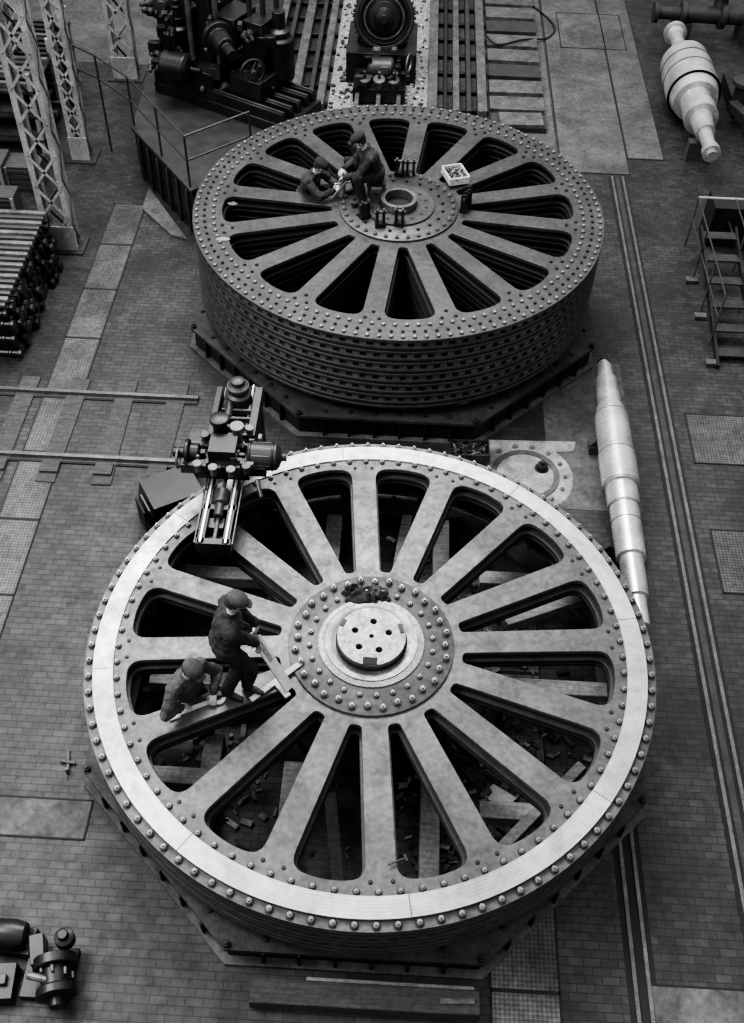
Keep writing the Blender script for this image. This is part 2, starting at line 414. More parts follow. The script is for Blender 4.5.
# ------------------------------------------------------------------ shafts
b=B('machined_shaft')
cz=.42
prof=[(0,.085),(.10,.09),(.10,.12),(.40,.13),(.42,.165),(1.05,.18),(1.05,.21),(1.2,.215),(1.2,.245),(2.0,.25),(2.0,.265),(2.65,.265),(2.65,.225),(3.0,.22),(3.0,.205),(3.9,.2),(3.92,.16),(4.55,.155),(4.57,.12),(5.0,.115),(5.0,.06),(5.05,.05)]
b.lathe((3.22,12.72,cz),(0,-1,0),prof,'machined_steel',48)
b.lathe((3.22,12.74,cz),(0,-1,0),[(0,.09),(.03,.09)],'machine_dark',24)
for h_,r_ in((2.02,.267),(2.62,.267),(1.22,.247),(3.02,.208),(3.3,.206)):b.lathe((3.22,12.72-h_,cz),(0,-1,0),[(0,r_),(.012,r_)],'machine_mid',48)
for yy in(11.2,9.2):
    b.box((3.22,yy,.08),(.6,.2,.16),'timber_dark')
    for sx in(-1,1):b.box((3.22+sx*.22,yy,.2),(.12,.16,.14),'timber_dark',R=Matrix.Rotation(sx*-.6,3,'Y'))
b.done()
b=B('turned_rotor_shaft')
cz=.62
prof=[(0,.20),(.03,.25),(.14,.25),(.15,.19),(.3,.17),(.3,.15),(.8,.15),(.85,.2),(1.1,.22),(1.1,.30),(1.5,.44),(1.5,.50),(1.9,.52),(1.9,.535),(2.9,.54),(2.9,.50),(3.15,.44),(3.15,.32),(3.5,.27),(3.5,.34),(3.85,.34),(3.85,.22),(4.4,.19),(4.4,.14),(5.0,.13),(5.0,.175),(5.16,.175),(5.16,.1),(5.25,.1)]
b.lathe((5.82,23.9,cz),(0,-1,0),prof,'machined_steel',56)
for h_ in(1.9,2.3,2.88):b.lathe((5.82,23.9-h_,cz),(0,-1,0),[(0,.545),(.02,.545)],'machine_mid',56)
b.lathe((5.82,23.92,cz),(0,-1,0),[(0,.16),(.03,.16)],'machine_dark',24)
for yy in(22.9,19.6):b.box((5.82,yy,.2),(.5,.2,.4),'timber_dark')
b.done()
b=B('flanged_pipe')
b.lathe((5.5,25.0,.55),(1,0,0),[(0,.22),(.1,.22),(.12,.14),(.6,.14),(.62,.26),(.72,.26),(.74,.18),(1.5,.2),(1.52,.3),(1.64,.3),(1.66,.2),(3.0,.2)],'machine_mid',28)
b.lathe((7.0,25.0,.55),(0,.2,1),[(0,.16),(.4,.16),(.42,.24),(.5,.24)],'machine_mid',20)
b.box((6.2,25,.2),(.4,.5,.4),'machine_mid');b.box((7.8,25,.25),(.5,.7,.5),'machine_mid')
b.done()
b=B('machine_bracket')
b.box((7.2,22.0,.15),(.8,1.4,.3),'machine_dark');b.lathe((7.0,21.6,.3),(0,0,1),[(0,.2),(.3,.2),(.32,.28),(.4,.28)],'machine_mid',20)
b.beam((6.7,21.2,.35),(7.1,20.2,.35),.2,.2,'machine_mid');b.box((7.3,20.4,.2),(.6,.8,.4),'machine_dark')
b.done()

# ------------------------------------------------------------------ right railing / steps
b=B('stair_guard_rail')
for (x,y_) in ((5.15,15.6),(5.15,14.7),(5.15,13.8),(5.8,15.6),(5.8,13.8),(5.8,14.7)):
    b.cyl((x,y_,0),(x,y_,1.0),.018,'machine_light',seg=8)
for x in(5.15,5.8):
    for z in(.55,1.0):b.cyl((x,13.8,z),(x,16.6,z),.016,'machine_mid',seg=8)
b.cyl((5.15,16.6,1),(6.6,16.6,1),.022,'painted_lattice',seg=8)
b.cyl((5.15,16.6,0),(5.15,16.6,1),.022,'machine_light',seg=8)
for i in range(6):
    b.box((5.48,13.5+i*.48,.10+i*.12),(.60,.2,.03),'machine_mid')
for x in(5.18,5.78):b.beam((x,13.2,.03),(x,16.1,.72),.04,.12,'machine_dark')
for y_ in(13.3,14.5,15.5):b.box((5.10,y_,.04),(.2,.12,.06),'machine_light')
b.box((6.2,16.9,.4),(1.4,.6,.8),'machine_dark')
b.done()

# ------------------------------------------------------------------ columns
def column(x0,x1,y0,y1,h,w=.085):
    b=B('lattice_steel_column')
    for x in(x0+w/2,x1-w/2):
        for y_ in(y0+w/2,y1-w/2):
            sx=1 if x<(x0+x1)/2 else -1;sy=1 if y_<(y0+y1)/2 else -1
            b.box((x,y_-sy*w*.4,h/2),(w,.014,h),'painted_lattice');b.box((x-sx*w*.4,y_,h/2),(.014,w,h),'painted_lattice')
    n=int(h/((x1-x0)*1.05));st=h/n
    for i in range(n):
        za=i*st+.1;zb=za+st
        if zb>h:break
        s_=i%2
        for y_ in(y0,y1):
            xa,xb=(x0+.04,x1-.04) if s_ else (x1-.04,x0+.04)
            m_='painted_lattice' if y_==y0 else 'machine_mid'
            b.beam((xa,y_,za),(xb,y_,zb),.012,.045,m_)
            if y_==y0:b.beam((xb,y_,za),(xa,y_,zb),.012,.045,m_)
    m=int(h/((y1-y0)*1.4));st=h/m
    for i in range(m):
        ya,yb=(y0+.04,y1-.04) if i%2 else (y1-.04,y0+.04)
        if i*st+.1+st<h:
            b.beam((x1,ya,i*st+.1),(x1,yb,i*st+.1+st),.012,.035,'machine_light')
    b.box(((x0+x1)/2,(y0+y1)/2,.015),(x1-x0+.25,y1-y0+.25,.03),'machine_mid')
    b.box(((x0+x1)/2,y0-.01,.25),(x1-x0+.02,.03,.5),'painted_lattice')
    b.done(origin=((x0+x1)/2,(y0+y1)/2,0))
column(-6.33,-5.8,15.55,15.85,7.5,.10)
column(-6.58,-6.24,18.5,18.75,7.5)
column(-6.45,-5.95,21.8,22.1,7.0)
column(-7.9,-7.5,19.9,20.2,7.0)

# ------------------------------------------------------------------ stock rack left
b=B('stacked_pipes')
for l in range(6):
    for i in range(17):
        y_=12.65+i*.155+(.077 if l%2 else 0);z=.09+l*.145
        x1=-5.95+random.uniform(-.08,.06)-l*.02
        b.lathe((x1,y_,z),(-1,0,0),[(0,.035),(0.005,.07),(.05,.074),(.07,.05),(.16,.045),(.17,.06),(.2,.06),(.22,.048),(3.2,.048)],'machine_dark' if random.random()<.8 else 'machine_mid',10)
for i in range(18):
    b.cyl((-9,12.7+i*.145,1.0),(-6.05,12.7+i*.145,1.0),.05,'machine_light' if i%2 else 'machine_mid',seg=10)
b.done()
b=B('steel_stock_shelf')
for z in(.25,.75,1.25):
    b.box((-8.3,20.2,z),(2.3,3.0,.05),'machine_mid')
    for i in range(14):
        b.beam((-9.4,18.9+i*.2,z+.08),(-7.25+random.uniform(-.1,.15),18.85+i*.2,z+.08),.1,.09,random.choice(['machine_dark','machine_mid','machine_light']))
for x in(-9.4,-7.2):
    for y_ in(18.75,20.2,21.65):b.box((x,y_,.8),(.07,.07,1.6),'painted_lattice')
b.done()
b=B('wooden_crates')
for (x,y_,z,s_) in((-7.2,17.6,.25,.5),(-7.9,17.5,.3,.6),(-7.4,16.7,.2,.4),(-8.6,16.9,.35,.7)):
    b.box((x,y_,z),(s_*1.3,s_,z*2),'timber_dark')
    for k in range(4):b.box((x,y_-s_/2-.01,z*.3+k*z*.45),(s_*1.32,.02,z*.25),'timber_dark')
    for sx in(-1,1):b.box((x+sx*s_*.6,y_-s_/2-.02,z),(.06,.03,z*2),'timber')
b.done()

# ------------------------------------------------------------------ top-left boring machine on plinth
b=B('horizontal_boring_machine')
b.prism([(-5.15,18.1),(-3.75,16.15),(-2.75,17.1),(-1.95,18.2),(-1.9,19.2),(-3.2,19.6),(-3.2,22.5),(-5.3,22.5)],0,.92,'machine_dark')
b.prism([(-5.2,18.1),(-3.75,16.08),(-2.7,17.07),(-1.9,18.2),(-1.85,19.25),(-3.15,19.65),(-3.15,22.55),(-5.35,22.55)],.92,1.0,'machine_mid')
for t in range(6):
    f=(t+.5)/6;x=-5.15+1.4*f;y_=18.1-1.95*f
    b.box((x-.01,y_-.02,.46),(.06,.05,.86),'machine_mid',rz=-.95)
d=V((1.0,-.55,0)).normalized();n_=V((.55,1.0,0)).normalized()
o=V((-4.95,19.55,1.0))
for k,(w,m_) in enumerate(((0,'machine_light'),(.26,'machine_mid'),(.52,'machine_light'),(.78,'machine_dark'),(1.0,'machine_light'))):
    a=o+n_*w;b.beam(a+V((0,0,.2)),a+d*3.0+V((0,0,.2)),.13,.4,'machine_dark')
    b.beam(a+V((0,0,.41)),a+d*3.0+V((0,0,.41)),.05,.03,'machine_mid')
b.beam(o+n_*.5+V((0,0,.1)),o+n_*.5+d*3.1+V((0,0,.1)),1.2,.2,'machine_dark')
Rz=math.atan2(d.y,d.x)
c=o+n_*.55+d*.9
b.box((c.x,c.y,1.55),(1.0,1.2,.3),'machine_dark',rz=Rz)
b.box((c.x,c.y+.2,2.4),(.75,.8,1.6),'machine_dark',rz=Rz,taper=.85)
b.box((c.x+.55,c.y-.05,2.3),(.5,.7,.6),'machine_dark',rz=Rz)
b.lathe((c.x+.3,c.y-.6,2.35),(.55,-1,0),[(0,.3),(.1,.3),(.12,.2),(.5,.18),(.52,.1),(.8,.1)],'machine_dark',24)
for sx in(-.25,.25):
    b.cyl((c.x+sx,c.y-.3,1.7),(c.x+sx,c.y-.3,3.3),.05,'machine_light',seg=12)
b.lathe((c.x-.55,c.y+.1,1.7),(0,0,1),[(0,.24),(.5,.24),(.55,.18),(.7,.18),(.72,.08),(1.0,.08)],'machine_dark',24)
b.lathe((c.x-.8,c.y-.5,1.75),(1,-.3,0),[(0,.2),(.06,.26),(.5,.26),(.56,.2),(.6,.05),(.8,.05)],'machine_dark',24)
c2=o+n_*.6+d*2.1
b.box((c2.x,c2.y,1.6),(.7,1.1,.35),'machine_dark',rz=Rz);b.box((c2.x,c2.y+.1,2.2),(.5,.6,.9),'machine_dark',rz=Rz,taper=.8)
for sx in(-.2,0.05,.3):b.lathe((c2.x+sx,c2.y+.25,1.7),(0,0,1),[(0,.07),(.5,.07),(.52,.1),(.6,.1),(.62,.05),(1.5,.05),(1.52,.08),(1.6,.08)],'machine_mid',seg=12)
b.lathe((c2.x+.35,c2.y+.1,1.6),(0,0,1),[(0,.26),(.7,.26),(.75,.2),(.85,.2),(.9,.12),(1.2,.12)],'machine_dark',24)
b._ring((c2.x-.1,c2.y-.5,1.95),(.5,-1,0),.2,.24,.04,'machine_mid',24)
b.lathe((c2.x-.1,c2.y-.5,1.95),(.5,-1,0),[(0,.06),(.12,.05)],'machine_mid',12)
for k in range(3):
    a=k*math.pi/3;u=V((1,.5,0)).normalized();b.beam(V((c2.x-.1,c2.y-.5,1.97))-(u*math.cos(a)+V((0,0,1))*math.sin(a))*.22,V((c2.x-.1,c2.y-.5,1.97))+(u*math.cos(a)+V((0,0,1))*math.sin(a))*.22,.02,.02,'machine_mid')
b.box((-4.3,21.2,1.5),(1.5,1.3,1.0),'machine_dark');b.box((-4.5,21.1,2.4),(.9,.8,.9),'machine_dark',taper=.85)
b.lathe((-3.6,20.8,2.0),(0,-1,0),[(0,.45),(.12,.45),(.14,.35),(.2,.35),(.22,.12),(.4,.12)],'machine_dark',32)
b.lathe((-4.9,20.7,2.2),(0,-1,.1),[(0,.35),(.1,.35),(.12,.1),(.3,.1)],'machine_mid',28)
for i in range(80):
    x=random.uniform(-5,-2.6);y_=random.uniform(18.2,19.2)+(-2.6-x)*.25
    if random.random()<.5:b.lathe((x,y_+.5,1.3+random.random()*1.4),(random.uniform(-1,1),-1,random.uniform(-.3,.5)),[(0,.08),(.1,.08),(.12,.04),(.25,.04)],random.choice(['machine_mid','machine_dark','machine_dark','machine_light']),12)
    else:b.box((x,y_+.4,1.2+random.random()*1.4),(random.uniform(.06,.25),.15,random.uniform(.06,.35)),random.choice(['machine_mid','machine_dark','machine_dark']))
b.done(bevel=.01)
b=B('platform_guard_rail')
pts=[(-6.6,19.4),(-5.9,18.9),(-5.15,18.15),(-4.45,17.15),(-3.78,16.2),(-2.8,17.1)]
for i,(x,y_) in enumerate(pts):
    z0=0 if i<2 else 1.0
    b.cyl((x,y_,z0),(x,y_,1.95),.02,'machine_mid',seg=8)
for i in range(len(pts)-1):
    for z in(1.5,1.95):b.cyl((*pts[i],z),(*pts[i+1],z),.018,'machine_mid',seg=8)
b.done()
b=B('plinth_step_plate');b.prism([(-4.9,16.9),(-4.2,16.1),(-3.9,16.0),(-4.9,17.6)],0,.05,'concrete');b.done()

# ------------------------------------------------------------------ planer beds top
b=B('planer_bed_rails')
for x,w,m_ in((-3.05,.16,'machine_light'),(-2.78,.1,'machine_mid'),(-2.45,.2,'machine_light'),(-2.12,.1,'machine_mid'),(-1.9,.16,'machine_light'),
              (.45,.2,'machine_light'),(.72,.08,'machine_dark'),(.95,.14,'machine_light'),(1.22,.1,'machine_mid'),(1.5,.2,'machine_light')):
    b.box((x,24,.12),(w,6.6,.24),m_)
for y_ in np.arange(21,27,.8):
    b.box((-2.45,y_,.05),(1.4,.12,.1),'machine_dark');b.box((1.0,y_,.05),(1.3,.12,.1),'machine_dark')
b.done(bevel=.008)
b=B('bed_cross_slabs')
for i in range(9):
    b.box((2.25,20.6+i*.72,.06),(1.15,.55,.12),'machine_light' if i%3 else 'machine_mid',rz=random.uniform(-.02,.02))
b.box((2.3,20.55,.15),(.9,.5,.08),'machine_light',rz=.05)
b.done()
b=B('planer_headstock')
b.box((-.68,22.8,.35),(1.5,1.5,.7),'machine_dark');b.box((-.68,23.0,1.0),(1.1,.9,.8),'machine_dark',taper=.85)
b.lathe((-.65,22.6,1.25),(0,-1,.25),[(0,.62),(.08,.64),(.14,.64),(.16,.5),(.1,.48),(.1,.35),(.2,.33),(.22,.2),(.3,.18),(.32,.09),(.42,.09)],'machine_dark',48)
b._ring((-.65,22.47,1.28),(0,-1,.25),.56,.62,.04,'machine_mid',48)
b._ring((-.65,22.44,1.29),(0,-1,.25),.40,.43,.02,'machine_light',48)
for i in range(40):
    a=i*2*math.pi/40
    u=V((1,0,0));w=V((0,.25,1)).normalized();q=V((-.65,22.52,1.27))+(u*math.cos(a)+w*math.sin(a))*.66
    b.box(q,(.04,.1,.04),'machine_mid')
b.lathe((-.95,21.7,.55),(1,0,0),[(0,.2),(.05,.24),(.5,.24),(.55,.2),(.57,.06),(.7,.06)],'machine_mid',24)
b.box((-.68,21.55,.25),(1.1,.9,.3),'machine_dark')
for sx in(-.3,0,.3):b.lathe((-.68+sx,21.2,.4),(0,-.3,1),[(0,.09),(.15,.09),(.17,.13),(.22,.13),(.24,.03),(.4,.03)],random.choice(['machine_mid','machine_light']),16)
for sx in(-.45,.0,.42):b.box((-.68+sx,20.95,.25),(.09,.8,.12),'machine_light')
b._ring((-.1,21.6,.75),(1,-.3,0),.16,.2,.04,'machine_light',20)
for i in range(20):
    b.box((-.68+random.uniform(-.6,.6),21.3+random.uniform(-.2,.7),.45+random.uniform(0,.4)),(random.uniform(.05,.2),random.uniform(.05,.2),random.uniform(.05,.2)),random.choice(['machine_mid','machine_dark','machine_light']))
b.done(bevel=.008)
b=B('rubber_hose')
pts=[(2.6,26.6,.03),(3.0,26.0,.03),(3.3,25.2,.03),(3.1,24.6,.03),(2.5,24.2,.15),(1.9,23.9,.15),(1.6,24.2,.27)]
sm=[]
for i in range(len(pts)-1):
    for k in range(6):
        p0=V(pts[max(i-1,0)]);p1=V(pts[i]);p2=V(pts[i+1]);p3=V(pts[min(i+2,len(pts)-1)]);t=k/6
        sm.append(.5*((2*p1)+(p2-p0)*t+(2*p0-5*p1+4*p2-p3)*t*t+(3*p1-p0-3*p2+p3)*t**3))
b.tube(sm,.022,'machine_dark');b.done()

# ------------------------------------------------------------------ portable milling machine
b=B('portable_slotting_machine')
X=-2.06
for sx in(-.15,.15):
    b.box((X+sx,9.1,1.56),(.09,2.75,.16),'machine_dark');b.box((X+sx,9.1,1.65),(.03,2.75,.03),'machined_steel')
    b.box((X+sx*1.5,9.1,1.60),(.02,2.7,.03),'machine_light')
b.cyl((X,7.8,1.58),(X,10.4,1.58),.025,'machine_light',seg=12)
for yy in(7.76,8.3,9.9,10.4):b.box((X,yy,1.55),(.42,.09,.18),'machine_dark')
b.box((X,7.9,1.37),(.36,.2,.2),'machine_dark')
b.box((X,9.75,1.4),(.5,.4,.2),'machine_dark')
b.box((X,10.15,.75),(.55,.6,1.5),'machine_dark',taper=.9);b.box((X,10.15,.05),(.95,1.0,.1),'machine_mid')
for s1 in(-1,1):b.beam((X+s1*.4,10.15,.1),(X+s1*.24,10.15,1.0),.06,.1,'machine_mid')
b.lathe((X,10.15,1.6),(0,0,1),[(0,.17),(.2,.17),(.23,.12),(.26,.14),(.34,.14),(.36,.09),(.42,.09),(.44,.04)],'machine_mid',28)
b._ring((X,10.15,1.9),(0,0,1),.10,.145,.04,'machine_light',28)
b.box((X+.26,9.8,1.7),(.10,.9,.26),'machine_mid');b.box((X-.26,9.8,1.7),(.08,.9,.22),'machine_dark')
b.lathe((X-.1,9.75,1.72),(0,1,0),[(0,.06),(.35,.06)],'machine_mid',16)
for q in(9.45,9.6,9.75,9.9):b.box((X,q,1.7),(.4,.04,.08),'machine_mid')
# carriage
Y=-.17
b.box((X,9.15+Y,1.74),(.62,.5,.16),'machine_dark')
b.box((X-.02,9.15+Y,1.93),(.34,.32,.24),'machine_dark')
b.box((X,8.95+Y,1.82),(1.05,.12,.14),'machine_dark');b.box((X,9.3+Y,1.82),(.95,.08,.1),'machine_mid')
b.lathe((X+.28,9.1+Y,1.9),(1,0,0),[(0,.13),(.04,.17),(.36,.17),(.40,.12),(.42,.05),(.48,.05)],'machine_mid',28)
b._ring((X+.3,9.1+Y,1.9),(1,0,0),.16,.18,.03,'machine_dark',28);b._ring((X+.58,9.1+Y,1.9),(1,0,0),.16,.18,.03,'machine_dark',28)
for t in range(8):
    a=t*math.pi/4;b.cyl((X+.34,9.1+Y+.165*math.cos(a),1.9+.165*math.sin(a)),(X+.57,9.1+Y+.165*math.cos(a),1.9+.165*math.sin(a)),.012,'machine_light',seg=6)
b.lathe((X-.32,9.1+Y,1.9),(-1,0,0),[(0,.12),(.1,.12),(.12,.17),(.16,.17),(.18,.07),(.32,.06)],'machine_dark',24)
b._ring((X-.56,9.05+Y,1.85),(-1,0,0),.11,.135,.03,'machine_light',24)
b.beam((X-.58,8.93+Y,1.85),(X-.58,9.17+Y,1.85),.02,.02,'machine_light')
b.lathe((X-.1,9.45+Y,1.8),(0,0,1),[(0,.09),(.3,.09),(.32,.12),(.38,.12),(.4,.05)],'machine_dark',20)
b.lathe((X+.12,9.4+Y,1.8),(0,0,1),[(0,.06),(.25,.06),(.27,.09),(.31,.09)],'machine_light',16)
b.lathe((X,8.72+Y,1.62),(0,-1,0),[(0,.1),(.2,.1),(.22,.06),(.4,.06)],'machine_mid',16)
b.cyl((X-.45,8.95+Y,1.85),(X-.45,8.75+Y,2.1),.02,'machine_light',seg=8);b.cyl((X+.42,8.8+Y,1.8),(X+.5,8.6+Y,1.7),.03,'machine_mid',seg=8)
for q in((-.3,8.85),(.3,8.85),(-.28,9.35),(.26,9.5),(-.1,8.8),(.12,8.78)):b.lathe((X+q[0],q[1]+Y,1.85),(0,0,1),[(0,.04),(.1,.04),(.11,.06),(.14,.06)],random.choice(['machine_light','machine_mid']),12)
for q in range(26):b.box((X+random.uniform(-.45,.45),9.12+Y+random.uniform(-.25,.3),1.86+random.uniform(-.02,.1)),(random.uniform(.03,.09),random.uniform(.03,.09),random.uniform(.05,.14)),random.choice(['machine_dark','machine_mid','machine_light']))
b.box((X-.02,8.1,1.42),(.2,.16,.3),'machine_mid')
b.done(bevel=.005)
b=B('lamination_stack')
for i in range(9):
    b.box((-3.12+i*.012,9.72-.012*i,.03+i*.055),(.72,.6,.04),'machine_dark',rz=.55+random.uniform(-.02,.02))
for i in range(11):
    b.box((-3.40+i*.065,9.30+i*.042,.22),(.025,.34,.42),'machine_mid' if i%2 else 'wheel_dark',rz=.55)
b.done()
b=B('timber_block_pile')
for i in range(4):b.box((-2.85,10.5,.06+i*.11),(.5,.18,.09),'machine_mid',rz=1.4+.06*i)
b.done()

def tray(name,x,y_,z,w,d,rz,filler):
    b=B(name);Rm=Matrix.Rotation(rz,3,'Z')
    b.box((x,y_,z+.01),(w,d,.02),'machine_mid' ,rz=rz)
    for sx,sy,ww,dd in((-1,0,.02,d),(1,0,.02,d),(0,-1,w,.02),(0,1,w,.02)):
        o=Rm@V((sx*w/2,sy*d/2,0));b.box((x+o.x,y_+o.y,z+.06),(ww,dd,.12),'paper' if filler=='boss_steel' else 'machine_mid',rz=rz)
    for i in range(150):
        o=Rm@V((random.uniform(-.44,.44)*w,random.uniform(-.42,.42)*d,random.uniform(.03,.08)))
        b.lathe((x+o.x,y_+o.y,z+o.z),(random.uniform(-1,1),random.uniform(-1,1),random.uniform(0,.6)),[(0,.018),(.02,.018),(.021,.010),(.07,.010)],filler if random.random()<.7 else 'bolt_steel',6)
    b.done(origin=(x,y_,z))
b=B('tray_stand');b.box((1.12,10.82,.08),(.5,.22,.16),'timber_dark');b.box((1.12,10.82,.18),(.6,.3,.04),'timber_dark');b.done()
tray('bolt_tray',1.12,10.82,.2,.56,.3,.05,'machine_mid')
tray('bolt_tray',.78,15.28,1.966,.32,.40,.35,'boss_steel')

for k,(x,y_,ty,rz) in enumerate(((-.37,13.85,0,.2),(-.08,13.9,0,-.2),(.05,15.35,0,.1),(-.12,15.3,0,-.1),(.92,14.42,1,1.3),(.98,14.58,1,1.5),(-.62,14.05,0,.6))):
    b=B('lifting_clevis');z=1.930+(.035 if math.hypot(x-BC[0],y_-BC[1])<.93 else 0)
    Rm=Matrix.Rotation(rz,3,'Z')
    b.box((x,y_,z+.03),(.16,.12,.06),'machine_dark',rz=rz)
    for s1 in(-1,1):
        o=Rm@V((s1*.05,0,0));b.box((x+o.x,y_+o.y,z+.15),(.03,.1,.2),'machine_dark',rz=rz)
        ax=Rm@V((1,0,0));b.lathe((x+o.x-ax.x*.015,y_+o.y-ax.y*.015,z+.25),ax,[(0,.055),(.03,.055)],'machine_dark',14)
    ax=Rm@V((1,0,0));b.cyl((x-ax.x*.09,y_-ax.y*.09,z+.24),(x+ax.x*.09,y_+ax.y*.09,z+.24),.025,'boss_steel',seg=10)
    b.done(origin=(x,y_,z))

b=B('timber_beam');b.box((0,3.22,.1),(2.3,.24,.2),'timber_dark',rz=-.0);b.done(bevel=.01)
b=B('timber_beam');b.box((.25,3.37,.07),(1.7,.045,.14),'timber',rz=.0);b.done(bevel=.008)
b=B('paper_label');b.box((.92,3.22,.21),(.35,.05,.02),'machine_light',rz=.05);b.done()
b=B('gear_housing_part')
b.lathe((-3.15,3.42,.22),(.3,-1,0),[(0,.12),(.02,.22),(.12,.22),(.14,.15),(.3,.15),(.32,.2),(.4,.2),(.42,.08),(.5,.08)],'machine_dark',24)
b.box((-3.2,3.3,.05),(.5,.5,.1),'machine_dark')
for i in range(8):
    a=i*math.pi/4;b.cyl((-3.11+.17*math.cos(a),3.29,.22+.17*math.sin(a)),(-3.09+.17*math.cos(a),3.22,.22+.17*math.sin(a)),.02,'machine_light',seg=6)
b.lathe((-3.05,3.55,.3),(0,0,1),[(0,.10),(.12,.10),(.14,.05),(.2,.05)],'machine_dark',16)
b.box((-3.32,3.45,.2),(.14,.3,.26),'machine_mid',rz=.3);b.cyl((-3.35,3.2,.3),(-3.05,3.15,.32),.04,'machine_light',seg=10)
b.done(bevel=.006)
b=B('bearing_pedestal_part')
b.box((-3.72,3.6,.08),(.6,.28,.16),'machine_dark',rz=-.1);b.lathe((-3.9,3.6,.25),(1,0,0),[(0,.12),(.1,.15),(.3,.15),(.42,.12)],'machine_dark',20)
b.box((-3.75,3.15,.1),(.5,.35,.2),'machine_dark',rz=.1);b.box((-3.75,3.15,.23),(.36,.1,.06),'machine_mid',rz=.1)
b.done(bevel=.006)
b=B('iron_bracket')
b.beam((-3.62,5.80,.02),(-3.56,5.52,.02),.03,.03,'machine_mid');b.beam((-3.56,5.52,.12),(-3.56,5.52,0),.03,.03,'machine_light');b.beam((-3.68,5.66,.03),(-3.5,5.64,.03),.03,.03,'machine_mid')
b.done()

# hand tools on the near wheel
zt=1.25
b=B('steel_wedge_lever')
b.beam((-1.36,6.30,1.84),(-.99,6.02,1.30),.12,.03,'paper')
b.beam((-1.40,6.33,1.90),(-1.2,6.18,1.6),.05,.05,'timber')
b.done(bevel=.004)
b=B('flat_pry_bar')
b.beam((-.90,6.36,zt+.055),(-1.40,5.88,zt+.014),.06,.02,'paper')
b.beam((-1.0,5.94,zt+.03),(-1.14,6.1,zt+.03),.07,.03,'paper')
b.done()
b=B('open_end_wrench')
b.beam((-2.16,5.66,zt+.016),(-1.80,5.85,zt+.016),.05,.02,'paper')
b._ring((-1.75,5.88,zt+.006),(0,0,1),.035,.08,.024,'paper',20,.5+.5,.5+5.9)
b.box((-2.2,5.64,zt+.018),(.13,.10,.024),'paper',rz=.48)
b.done()
b=B('rag_heap')
def cloth(cx,cy,cz,rx,ry,h,mat,seed):
    n=40;vs=[];fs=[]
    for i in range(n):
        for j in range(n):
            u=i/(n-1)*2-1;v=j/(n-1)*2-1;rr=math.hypot(u,v)
            m_=max(abs(u),abs(v));k=m_/rr if rr>1e-6 else 1
            x=u*k;y=v*k;r=math.hypot(x,y);an=math.atan2(y,x)
            ed=1+.45*noise.noise(V((math.cos(an)*2,math.sin(an)*2,seed)))
            nz=noise.noise(V((x*2.2,y*2.2,seed)))
            vs.append((cx+x*rx*ed,cy+y*ry*ed,cz+max(0,(1-r*r))**.6*h*max(.3,.6+.8*nz)+.006))
    for i in range(n-1):
        for j in range(n-1):fs.append((i*n+j,(i+1)*n+j,(i+1)*n+j+1,i*n+j+1))
    b.add(vs,fs,mat)
cloth(-.30,7.33,zt+.03,.19,.13,.14,'cloth_dark',1.0)
cloth(-.10,7.38,zt+.03,.14,.11,.12,'cloth_mid',5.0)
cloth(-.18,7.28,zt+.03,.10,.07,.13,'cloth_dark',9.0)
cloth(-.40,7.40,zt+.03,.09,.06,.15,'cloth_darker',13.0)
cloth(-.02,7.31,zt+.03,.09,.05,.10,'cloth_dark',17.0)
b.done()
b=B('small_hammer');b.cyl((.16,4.12,zt+.04),(.32,4.2,zt+.04),.009,'timber_dark',seg=8);b.box((.33,4.2,zt+.04),(.025,.07,.03),'machine_dark',rz=.4);b.done()

# ------------------------------------------------------------------ people
def ik(a,c,l1,l2,pole):
    a=V(a);c=V(c);d=c-a;L=d.length
    if L>=(l1+l2)*.995:return a+d*(l1/(l1+l2)),c
    u=d/L;x=(l1*l1-l2*l2+L*L)/(2*L);h=math.sqrt(max(l1*l1-x*x,0))
    p=V(pole);p=(p-u*p.dot(u)).normalized()
    return a+u*x+p*h,c
def sphere_mesh(b,c,fr,sc,seg=16):
    vs=[];fs=[];n=seg//2
    for i in range(n+1):
        ph=math.pi*i/n
        for j in range(seg):
            th=2*math.pi*j/seg
            q=V((math.sin(ph)*math.cos(th)*sc[0],math.sin(ph)*math.sin(th)*sc[1],math.cos(ph)*sc[2]))
            vs.append(c+fr@q)
    for i in range(n):
        for j in range(seg):
            k=(j+1)%seg;fs.append((i*seg+j,i*seg+k,(i+1)*seg+k,(i+1)*seg+j))
    b.append((vs,fs))
